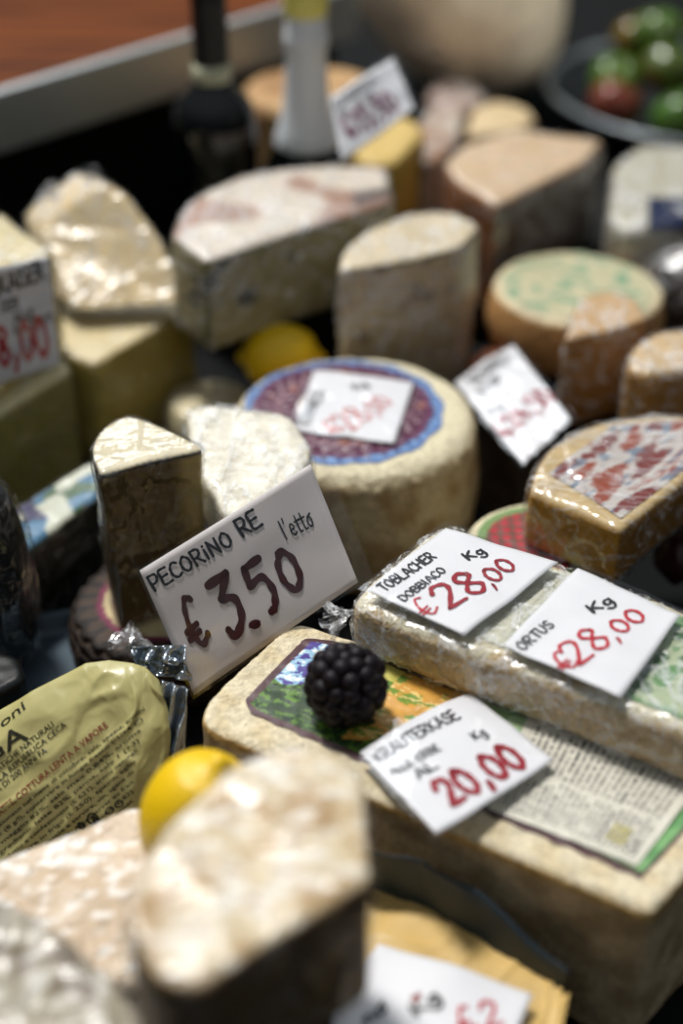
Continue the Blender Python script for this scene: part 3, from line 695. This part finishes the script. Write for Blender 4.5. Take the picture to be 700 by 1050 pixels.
card(cs, 'white price card reading ORTUS 28,00, right-hand one on the long wrapped slab', 'price cards',
     [('ORTUS', (537, 667), (570, 642), 11, 'ink_black', .16), ('Kg', (609, 630), (633, 618), 11, 'ink_black', .16), ('€', (580, 690), (604, 676), 24, 'ink_bright', .1), ('28', (594, 684), (634, 656), 31, 'ink_bright', .11), (',', (632, 659), (639, 655), 20, 'ink_bright', .14), ('00', (637, 652), (667, 632), 19, 'ink_bright', .14)], bend=.001, sleeve=.0035, seed=6)

# ---- basket cheese and pecorino wedge
r, c = wheel('round_cheese', 168, 614, .058, .046, 0, 'dark ridged basket cheese under the wrapped pecorino wedge',
      lambda p, n: (54, 40, 30), rnd=.01, seed=9, voxel=.002)
me = r.children[0].data
L0 = r.location
for v in me.vertices:
    w = v.co
    if abs(v.normal.z) < .8:
        v.co = w + v.normal*(.0014*math.sin(w.z*900+1.2*math.sin(math.atan2(w.y, w.x)*24)))
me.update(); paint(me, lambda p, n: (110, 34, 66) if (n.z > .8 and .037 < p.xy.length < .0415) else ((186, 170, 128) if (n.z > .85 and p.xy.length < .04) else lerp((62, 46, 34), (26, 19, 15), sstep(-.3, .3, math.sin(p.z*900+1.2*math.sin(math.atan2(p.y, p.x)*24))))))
px = [(92, 462), (98, 444), (116, 430), (136, 426), (162, 433), (209, 461), (150, 473), (103, 487)]
PCR = at(209, 461, .163); PCR.z = 0
r = block('pecorino_wedge', px, .163, .048, 'tall dark-rinded pecorino wedge in cling film, behind its 3.50 card', keep=(5, 7), bevel=.0025, voxel=.0018,
      col=top_side((222, 210, 178), lambda p, n: lerp((178, 154, 92), (96, 76, 38), sstep(.009, .022, (Vector((p.x, p.y, 0))-PCR).length)) if n.x > -.5 else (96, 82, 56), edge=(34, 24, 16), ztop=.163, ew=.0026, blotch=None), film='film_crisp', fkw=dict(wr=.002, wscale=40), lump=.0012, taper=.93)  # paler strip painted at the right corner for sun through the edge
ear(r, at(135, 640, .075), (.0, -1, -.4), M['film'], .014, seed=2)
# pecorino card
cs = [aty(143, 585, .612), aty(318, 476, .655), aty(367, 597, .618), aty(199, 713, .578)]
card(cs, 'large tilted white card reading PECORINO RE 3.50 standing before the wrapped pecorino', 'price cards',
     [('PECORiNO', (159, 606), (242, 556), 16, 'ink_black', .17), ('RE', (249, 550), (271, 536), 18, 'ink_black', .17), ("l'etto", (293, 553), (324, 537), 18, 'ink_black', .12),
      ('€', (200, 664), (226, 653), 50, 'ink_dark', .15), ('3', (230, 650), (262, 638), 58, 'ink_dark', .16), ('.', (258, 643), (272, 637), 24, 'ink_dark', .36), ('5', (268, 629), (297, 614), 52, 'ink_dark', .16), ('0', (295, 608), (319, 597), 42, 'ink_dark', .19)],
     paper='paper_grey', sleeve=.0015, bend=.002, seed=7, sl_ext=5)

# ---- printed package, left
r = block('printed_package', [(12, 520), (26, 512), (96, 470), (128, 488), (14, 574), (8, 560)], .075, 0,
      'dark green package with a blue landscape print on top, left of the pecorino', mat='print', cat='cheese package', bevel=.003, part='package_body', keep=(2, 3, 4),
      col=top_side(lambda p, n: (206, 208, 190) if nz(p, 42, 5) > .1 else ((64, 116, 150) if nz(p, 60, 2) > -.05 else ((66, 98, 60) if nz(p, 50, 8) > 0 else (72, 70, 100))), (22, 28, 20)), film='film_clear')
# black waxed round in film at left edge
p = at(-18, 560, .1); prof = [(0, .01), (.018, .012), (.025, .03), (.027, .08), (.025, .115), (.018, .14), (0, .15)]
me = evalmesh(lathe(prof, (p.x, p.y, .0), 48), [('SUBSURF', dict(levels=2))]); paint(me, lambda q, n: (12, 18, 24))
r = root('waxed_cheese', (p.x, p.y, .01), 'black waxed cheese in loose film at the left edge', 'cheese'); m0 = me.copy()
adopt(r, link('wax', me, M['rind'])); film_of(m0, 'plastic_wrap', r, M['film_crisp'], off=.003, wr=.006, wscale=30, stretch=(1, 1, .4))
r = block('small_box', [(-50, 690), (-8, 664), (20, 672), (27, 694), (-10, 714), (-50, 730)], .06, 0,
      'small black box with an orange edge at the left side above the foil bag', cat='box', bevel=.003, part='box_body', mat='print', keep=(0, 1, 2, 3, 4, 5),
      col=lambda p, n: (150, 84, 34) if (n.z > .8 and nz(p, 30) > -.05) else (12, 14, 16))
# grey blue tray
r = root('tray', at(60, 690, .012), 'grey blue plastic tray on the counter left of the basket cheese', 'tray')
c4 = [at(10, 650, .012), at(120, 630, .012), at(140, 760, .012), at(0, 800, .012)]
def tr_(s, t):
    e = min(s, 1-s, t, 1-t); return bil(c4, s, t) + ZU*(.012*(1-sstep(0, .08, e)))
adopt(r, link('tray_base', grid_mesh(tr_, 40, 40, .0015), M['paper_blue']))

# ================================================================== FOIL BAG
OB = aty(100, 760, .545); nb = Vector((-.12, -.78, .62)).normalized()
def bp(px, py): return on_plane(px, py, OB, nb)
TOPE = [(-60, 765), (0, 728), (38, 706), (88, 680), (112, 677), (138, 680), (150, 684), (163, 697)]
BOTE = [(-60, 928), (0, 897), (36, 880), (72, 862), (98, 848), (120, 840), (140, 832), (160, 820)]
def poly(P, s):
    x = s*(len(P)-1); i = min(int(x), len(P)-2); f = x-i; return tuple(u*(1-f)+v*f for u, v in zip(P[i], P[i+1]))
def bagp(s, t, side=1):
    a, b = poly(TOPE, s), poly(BOTE, s); bow = 14*math.sin(PI*t)*s**4
    q = bp(a[0]*(1-t)+b[0]*t+bow, a[1]*(1-t)+b[1]*t)
    e = (max(0, math.sin(PI*t))**.6)*(1-max(0, (s-.85)/.15)**2)**.5 if s < 1 else 0
    w = .0022*noise.noise(Vector((s*7, t*5, 3)))+.0022*max(0, 1-5*abs(noise.noise(Vector((s*3.2+t*2, t*2.5-s*2, 7)))))+.0003*max(0, 1-5*abs(noise.noise(Vector((s*14, t*10, 1)))))
    return q + nb*(side*.012*e + w*(1 if side > 0 else .4))
r = root('foil_bag', bp(60, 860), 'yellow-green printed foil bag with Italian text, bottom left', 'bag')
bagcol = lambda s, t: (176, 168, 112)
mf = grid_mesh(lambda s, t: bagp(s, t), 110, 70, 0, bagcol)
mb = grid_mesh(lambda s, t: bagp(s, t, -1), 60, 40, 0, bagcol)
bvb = bvh_of(mf)
bm = bmesh.new(); bm.from_mesh(mf); bm.from_mesh(mb); me = bpy.data.meshes.new('bag'); bm.to_mesh(me); bm.free()
adopt(r, link('bag_front', me, M['foilprint']))
# crimped silver end
def foilf(s, t):
    a = (163+26*s-10*(t-.3), 697+10*s + t*(118-30*s)); q = bp(*a)
    return q + nb*(.004*math.sin(s*14+t*5)+.004*noise.noise(Vector((s*4, t*5, 2)))-.006*s)
adopt(r, link('silver_end', grid_mesh(foilf, 30, 40, .0004), M['foil']))
def foil2(s, t):
    a = (128+56*s+6*t, 664+26*t-12*s*(1-t)+10*s); q = bp(*a)
    return q + nb*(-.012+.008*noise.noise(Vector((s*4, t*3, 8)))+.003*math.sin(s*18+t*6))
adopt(r, link('silver_flap', grid_mesh(foil2, 40, 20, .0004), M['foil']))
tx = []
def tl(text, x0, y0, x1, y1, h, ink='ink_olive'): tx.append((text, (x0, y0), (x1, y1), h, ink, None))
tl('oni', -2, 748, 24, 727, 10)
tl('GA', -16, 787, 30, 757, 19)
tl('PRATICHE NATURALI', -10, 798, 56, 744, 6)
tl('DELLA REPUBBLICA CECA', -12, 811, 69, 744, 6)
tl('RICETTA DI 200 ANNI FA', -22, 830, 50, 770, 6)
tl('DAL LATTE, COTTURA LENTA A VAPORE', -18, 852, 111, 745, 7, 'ink_brown')
body = ['confezionato nel mese di ottobre, sale, spezie, aromi', 'Latte (8 g/l), conservare in luogo fresco (-1/+4 C)', 'formaggio 82%, sale max 0,84%, aroma', 'Ingredienti: latte 82%, panna, sale 1 (+3)', 'prodotto e confezionato (E 621), aromi naturali',
        'conservare in frigo (E 250), spezie, aglio', 'uso: affettare sottile e servire, vin, agent de', 'conservation (E 250). A conserver au frais', 'best before see side, keep cold (E 82)', 'ingredients: milk, salt, cultures, rennet']
for i, b_ in enumerate(body):
    y0 = 862+i*7.2; tl(b_, -18+i*3, y0, 148-i*1.5, y0-134+i*3.4, 4.2)
write(tx, 'printed_text', r, (OB+nb*.012, nb), bvb, .0004)
# recycling marks
write([('O', (79, 853), (84, 849), 6, 'ink_olive', .5), ('A', (93, 847), (99, 842), 7, 'ink_olive', .3), ('O', (90, 850), (103, 840), 12, 'ink_olive', .1), ('OO', (108, 838), (128, 824), 7, 'ink_olive', .14)], 'printed_marks', r, (OB+nb*.012, nb), bvb, .0005)

# ================================================================== FRONT BRICK
px = [(190, 738), (300, 634), (334, 643), (790, 806), (668, 938)]
pts = [at(x, y, .10) for x, y in px]
BR = chaikin([pts[0]+(pts[1]-pts[0])*0, pts[1], pts[2], pts[3], pts[4]], (3, 4), 2)
me = solid(BR, (0, 0, -.098), bevel=.004, voxel=.002, lump=.0010, fine=.0005, seed=21)
paint(me, top_side(lambda p, n: lerp((216, 204, 176), (206, 190, 156), sstep(-.2, .5, nz(p, 90, 5))), lambda p, n: lerp((190, 168, 132), (158, 136, 102), sstep(-.3, .4, nz(p, 60, 1))), edge=(190, 152, 88), ztop=.10, ew=.006))
r = root('cheese_brick', (.06, .5, .002), 'large rectangular pale cheese with herb picture label, blackberry on top', 'cheese')
bv = bvh_of(me); adopt(r, link('rind', me, M['rind_coarse']))
cs5 = [at(243, 727, .10), at(656, 902, .10), at(745, 806, .10), at(318, 649, .10)]
def l5(s, t):
    # rounded left corners and wavy border
    e = .0; a = bil(cs5, s, t)
    cu = cs5[0].lerp(cs5[2], .5); k = 1
    if s < .07:
        d = (.07-s)/.07; tt = .5+(t-.5)*(1-.26*(1-math.sqrt(max(0, 1-d*d)))); a = bil(cs5, s, tt)
    a = a + Vector((math.sin(s*90), math.cos(s*90), 0))*(.0006 if (t < .01 or t > .99) else 0)
    h = snap(bv, a, ZU, .0006); return h if h is not None else a
def l5c(s, t):
    bw = .055; q = (s*5.2, t*2.2, 0)
    if s < .018 or s > .992 or t < bw or t > 1-bw:
        return (84, 58, 62) if not (s > .5 and t < bw and s > .75) else (84, 58, 62)
    if s < .44:
        v1, v2, v3 = nz(q, 2.3, 1), nz(q, 4, 6)+.5*nz(q, 13, 2)+.3*nz(q, 30, 7), nz((q[0]*1, q[1]*3, 0), 4, 9)+.5*nz(q, 22, 3)
        if s < .20 and t > .45+v1*.1:
            return (76, 62, 140) if v2 > .05 else ((150, 190, 214) if v2 > -.2 else (226, 228, 226))
        if s > .26 and t > .30+.5*v1 and s < .44:
            return (206, 152, 66) if v2 > -.12 else ((226, 196, 120) if v3 > 0 else (112, 140, 50))
        if s < .30 and t > .8: return (196, 186, 90)
        return (38, 60, 30) if v2 > .12 else ((92, 128, 44) if v3 > .0 else ((58, 84, 44) if v2 > -.25 else (20, 30, 22)))
    v = nz(q, 2.2, 14)
    if .44 <= s < .455: return (214, 180, 150)
    if s < .60: return (122, 168, 112) if v > -.1 else (168, 196, 150)
    return (96, 148, 92) if v > .0 else (118, 166, 108)
adopt(r, link('picture_label', grid_mesh(l5, 460, 170, 0, l5c), M['print']))
cs6 = [at(500, 832, .10), at(652, 890, .10), at(722, 800, .10), at(542, 733, .10)]
def l6(s, t):
    a = bil(cs6, s, t); h = snap(bv, a, ZU, .0014+.0008*abs(nz(a, 60))); return h if h is not None else a
def l6c(s, t):
    base = (206, 202, 188)
    if .05 < s < .95 and .05 < t < .97:
        q = s*26; ln = q % 1; k = int(q); blk = (t*2.1) % 1
        if ln < .5 and blk < .93-.25*abs(nz((k*3.1, int(t*2.1)*5, 0), 1)) and nz((t*46, k*3.3, 0), 1) > -.18:
            return (134, 130, 122) if k % 9 else (84, 82, 78)
        if .74 < s < .86 and .12 < t < .3: return (186, 176, 120)
        if .08 < t < .22 and s > .8: return (84, 84, 80) if nz((s*40, t*40, 0), 1) > .1 else base
    return base
adopt(r, link('ingredients_label', grid_mesh(l6, 260, 200, 0, l6c), M['print']))
# blackberry
p = at(354, 702, .121); bm = bmesh.new(); random.seed(4)
def ball(bm, c, rr, sub=2): bmesh.ops.create_icosphere(bm, subdivisions=sub, radius=rr, matrix=Matrix.Translation(c))
K = 0; RB = .0165
for lat in range(-3, 4):
    a = lat*PI/8.2; nn = max(4, int(round(13*math.cos(a)))); 
    for k in range(nn):
        th = 2*PI*(k+.5*(lat % 2))/nn + random.uniform(-.08, .08)
        c = Vector((math.cos(th)*math.cos(a)*RB, math.sin(th)*math.cos(a)*RB, math.sin(a)*RB*1.05)); ball(bm, p+c, .0053*random.uniform(.85, 1.12), 3)
ball(bm, p+ZU*RB*.98, .0045, 3); ball(bm, p, RB*.98, 3)
me = bpy.data.meshes.new('bb'); bm.to_mesh(me); bm.free()
M['berry'] = mat_plain('blackberry_skin', (16, 7, 15), .55, 0, 300, .4, spec=.25)
o = link('blackberry', me, M['berry']); tag(o, 'dark blackberry resting on the picture label', 'berry'); 
# kraeuterkaese card
cs = [at(369, 772, .108), at(482, 711, .106), at(567, 779, .108), at(447, 855, .116)]
card(cs, 'white price card reading KRAUTERKASE 20,00 lying across the large rectangular cheese', 'price cards',
     [('KRÄUTERKÄSE', (390, 785), (474, 741), 12, 'ink_black', .15), ('ALLE ERBE', (403, 799), (454, 774), 8, 'ink_black', .15), ('Kg', (488, 762), (502, 755), 9, 'ink_black', .15), ('AL', (430, 802), (452, 790), 10, 'ink_black', .15),
      ('20,00', (464, 826), (546, 776), 30, 'ink_red', .22)], bend=.0035, seed=8)
for dx in (0, 9):
    pass

# ================================================================== FOREGROUND
# pinkish moist cheese
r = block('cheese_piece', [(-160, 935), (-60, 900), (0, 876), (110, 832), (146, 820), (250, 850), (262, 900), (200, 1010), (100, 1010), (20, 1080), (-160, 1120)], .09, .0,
      'pinkish moist cheese in front of the foil bag', mat='wet', col=lambda p, n: lerp(lerp((206, 182, 154), (218, 198, 174), sstep(-.2, .4, nz(p, 50))), (250, 246, 240), sstep(.12, .3, nz(Vector((p.x, p.y*1.8, p.z)), 150, 2)+.25*nz(p, 30, 5))), bevel=.006, voxel=.003)  # white speckles painted in for highlights on the moist surface
lemon(at(203, 836, .118), .0265, (0, .35, .3), 'yellow lemon between the foil bag and the foreground wedge')
# foreground wedge
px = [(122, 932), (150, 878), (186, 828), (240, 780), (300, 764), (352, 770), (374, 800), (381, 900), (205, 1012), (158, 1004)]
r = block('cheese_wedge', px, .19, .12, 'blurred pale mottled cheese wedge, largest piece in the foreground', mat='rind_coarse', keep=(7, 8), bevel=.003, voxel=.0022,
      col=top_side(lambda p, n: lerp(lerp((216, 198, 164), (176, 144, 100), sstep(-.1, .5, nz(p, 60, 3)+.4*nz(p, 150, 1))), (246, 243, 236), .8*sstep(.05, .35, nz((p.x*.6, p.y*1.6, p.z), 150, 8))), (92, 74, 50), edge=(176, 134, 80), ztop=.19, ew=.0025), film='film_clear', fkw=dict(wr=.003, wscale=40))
# lower left grey cheese
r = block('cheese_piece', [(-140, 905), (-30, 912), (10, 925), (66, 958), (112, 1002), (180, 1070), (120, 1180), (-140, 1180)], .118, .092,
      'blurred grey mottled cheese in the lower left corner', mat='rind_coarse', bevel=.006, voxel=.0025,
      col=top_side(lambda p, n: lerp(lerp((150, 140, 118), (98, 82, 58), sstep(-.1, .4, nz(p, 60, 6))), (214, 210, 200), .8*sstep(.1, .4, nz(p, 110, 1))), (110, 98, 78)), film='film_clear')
# ochre cheese under pinked yellow paper
r = block('cheese_piece', [(330, 930), (382, 912), (440, 950), (560, 1025), (590, 1100), (520, 1180), (330, 1180)], .048, 0,
      'ochre cheese hidden beneath the yellow zigzag-edged paper', col=top_side((190, 156, 90), (150, 120, 66)), bevel=.004)
p4 = [(360, 900), (398, 902), (440, 925), (478, 952), (520, 975), (560, 1000), (582, 1020)]
def yp(s, t):
    a = poly(p4, s); b = (a[0]-70+40*s, a[1]+170); zg = 3.2*(abs((s*17) % 1-.5)*4-1)*(1-t)**8
    q = at(a[0]*(1-t)+b[0]*t+zg*.6, a[1]*(1-t)+b[1]*t-zg, .053)
    return q + ZU*(.0012*noise.noise(Vector((s*6, t*4, 1)))+.001*max(0, 1-5*abs(noise.noise(Vector((s*7+t*2, t*3, 4)))))+.002*(1-t)*math.sin(s*5))
me = grid_mesh(yp, 170, 40, .0005); o = link('wrapping_paper', me, mat_plain('ochre_paper', (206, 172, 104), .5, 0, 60, .2)); tag(o, 'ochre yellow paper with zigzag edge at the bottom under a price card', 'paper')
# black plastic bag
def bag2(s, t):
    a = poly([(372, 856, .085), (430, 868, .083), (495, 898, .079), (588, 985, .060)], s); b = poly([(370, 915, .047), (440, 945, .046), (500, 985, .045), (575, 1030, .040)], s)
    q = at(a[0], a[1], a[2]).lerp(at(b[0], b[1], b[2]), t)
    return q + ZU*(.010*noise.noise(Vector((s*3, t*2, 2)))+.004*max(0, 1-2.5*abs(noise.noise(Vector((s*2.5+t*1.5, t*2.5, 4)))))) - Vector((.3, .7, 0))*.012*(1-t)
me = grid_mesh(bag2, 90, 50, .0006); o = link('plastic_bag', me, M['black_plastic']); tag(o, 'crumpled black plastic bag between the large rectangular cheese and yellow paper', 'bag')
cs = [at(388, 968, .061), at(546, 1020, .061), at(500, 1130, .060), at(322, 1066, .060)]
card(cs, 'white price card at the bottom edge on the yellow paper, mostly cut off', 'price cards',
     [('no', (378, 1052), (402, 1034), 14, 'ink_black', .2), ('Kg', (428, 1044), (456, 1026), 14, 'ink_black', .2), ('€2', (474, 1062), (520, 1050), 26, 'ink_bright', .14), ('o', (424, 1030), (432, 1028), 8, 'ink_brown', .5)], bend=.002, seed=9)

# ================================================================== LIGHT
w = bpy.data.worlds.new('World'); bpy.context.scene.world = w; w.use_nodes = True; nt = w.node_tree; n, l = nt.nodes, nt.links
bg = n['Background']; tc = n.new('ShaderNodeTexCoord'); sp = n.new('ShaderNodeSeparateXYZ'); cr = n.new('ShaderNodeValToRGB')
l.new(tc.outputs['Generated'], sp.inputs[0]); mr = n.new('ShaderNodeMapRange'); mr.inputs[1].default_value = -1; l.new(sp.outputs['Z'], mr.inputs[0]); l.new(mr.outputs[0], cr.inputs[0])
e = cr.color_ramp.elements; e[0].position = .5; e[0].color = (.025, .028, .03, 1); e[1].position = .95; e[1].color = (.62, .68, .74, 1)
l.new(cr.outputs[0], bg.inputs[0]); bg.inputs[1].default_value = .5
s = bpy.data.lights.new('sun', 'SUN'); s.energy = 3.6; s.angle = math.radians(9); s.color = (1, .975, .93)
so = bpy.data.objects.new('sun', s); C.objects.link(so); so.rotation_euler = (Vector((.27, -.36, -1))).to_track_quat('-Z', 'Y').to_euler()
a = bpy.data.lights.new('overhead_area', 'AREA'); a.shape = 'RECTANGLE'; a.size = 1.6; a.size_y = .8; a.energy = 14; a.color = (.9, .95, 1)  # unseen soft area light added overhead for reflective highlights
ao = bpy.data.objects.new('overhead_area', a); C.objects.link(ao); ao.location = (-.8, 2.2, 1.5); ao.rotation_euler = (Vector((0, .7, .1))-ao.location).to_track_quat('-Z', 'Y').to_euler()

a = bpy.data.lights.new('pear_fill_spot', 'SPOT'); a.energy = 42; a.spot_size = math.radians(26); a.spot_blend = .6; a.shadow_soft_size = .05; a.color = (1, .93, .82)  # unseen spot added to brighten the front of the pear shaped cheese
ao = bpy.data.objects.new('pear_fill_spot', a); C.objects.link(ao); ao.location = (.75, .75, 1.25); ao.rotation_euler = (Vector((.14, 1.85, .22))-ao.location).to_track_quat('-Z', 'Y').to_euler()
cam = bpy.data.cameras.new('camera'); co = bpy.data.objects.new('camera', cam); C.objects.link(co); co.location = EYE; co.rotation_euler = (PI/2-PITCH, 0, 0)
cam.sensor_fit = 'VERTICAL'; cam.sensor_height = 36; cam.sensor_width = 24; cam.lens = 50; cam.clip_start = .02
cam.dof.use_dof = True; cam.dof.focus_distance = .775; cam.dof.aperture_fstop = 2.1
sc = bpy.context.scene; sc.camera = co
sc.view_settings.view_transform = 'Standard'; sc.view_settings.look = 'None'; sc.view_settings.exposure = 0; sc.view_settings.gamma = 1; sc.view_settings.use_curve_mapping = False
sc.cycles.transparent_max_bounces = 16; sc.cycles.max_bounces = 8; sc.cycles.use_denoising = True
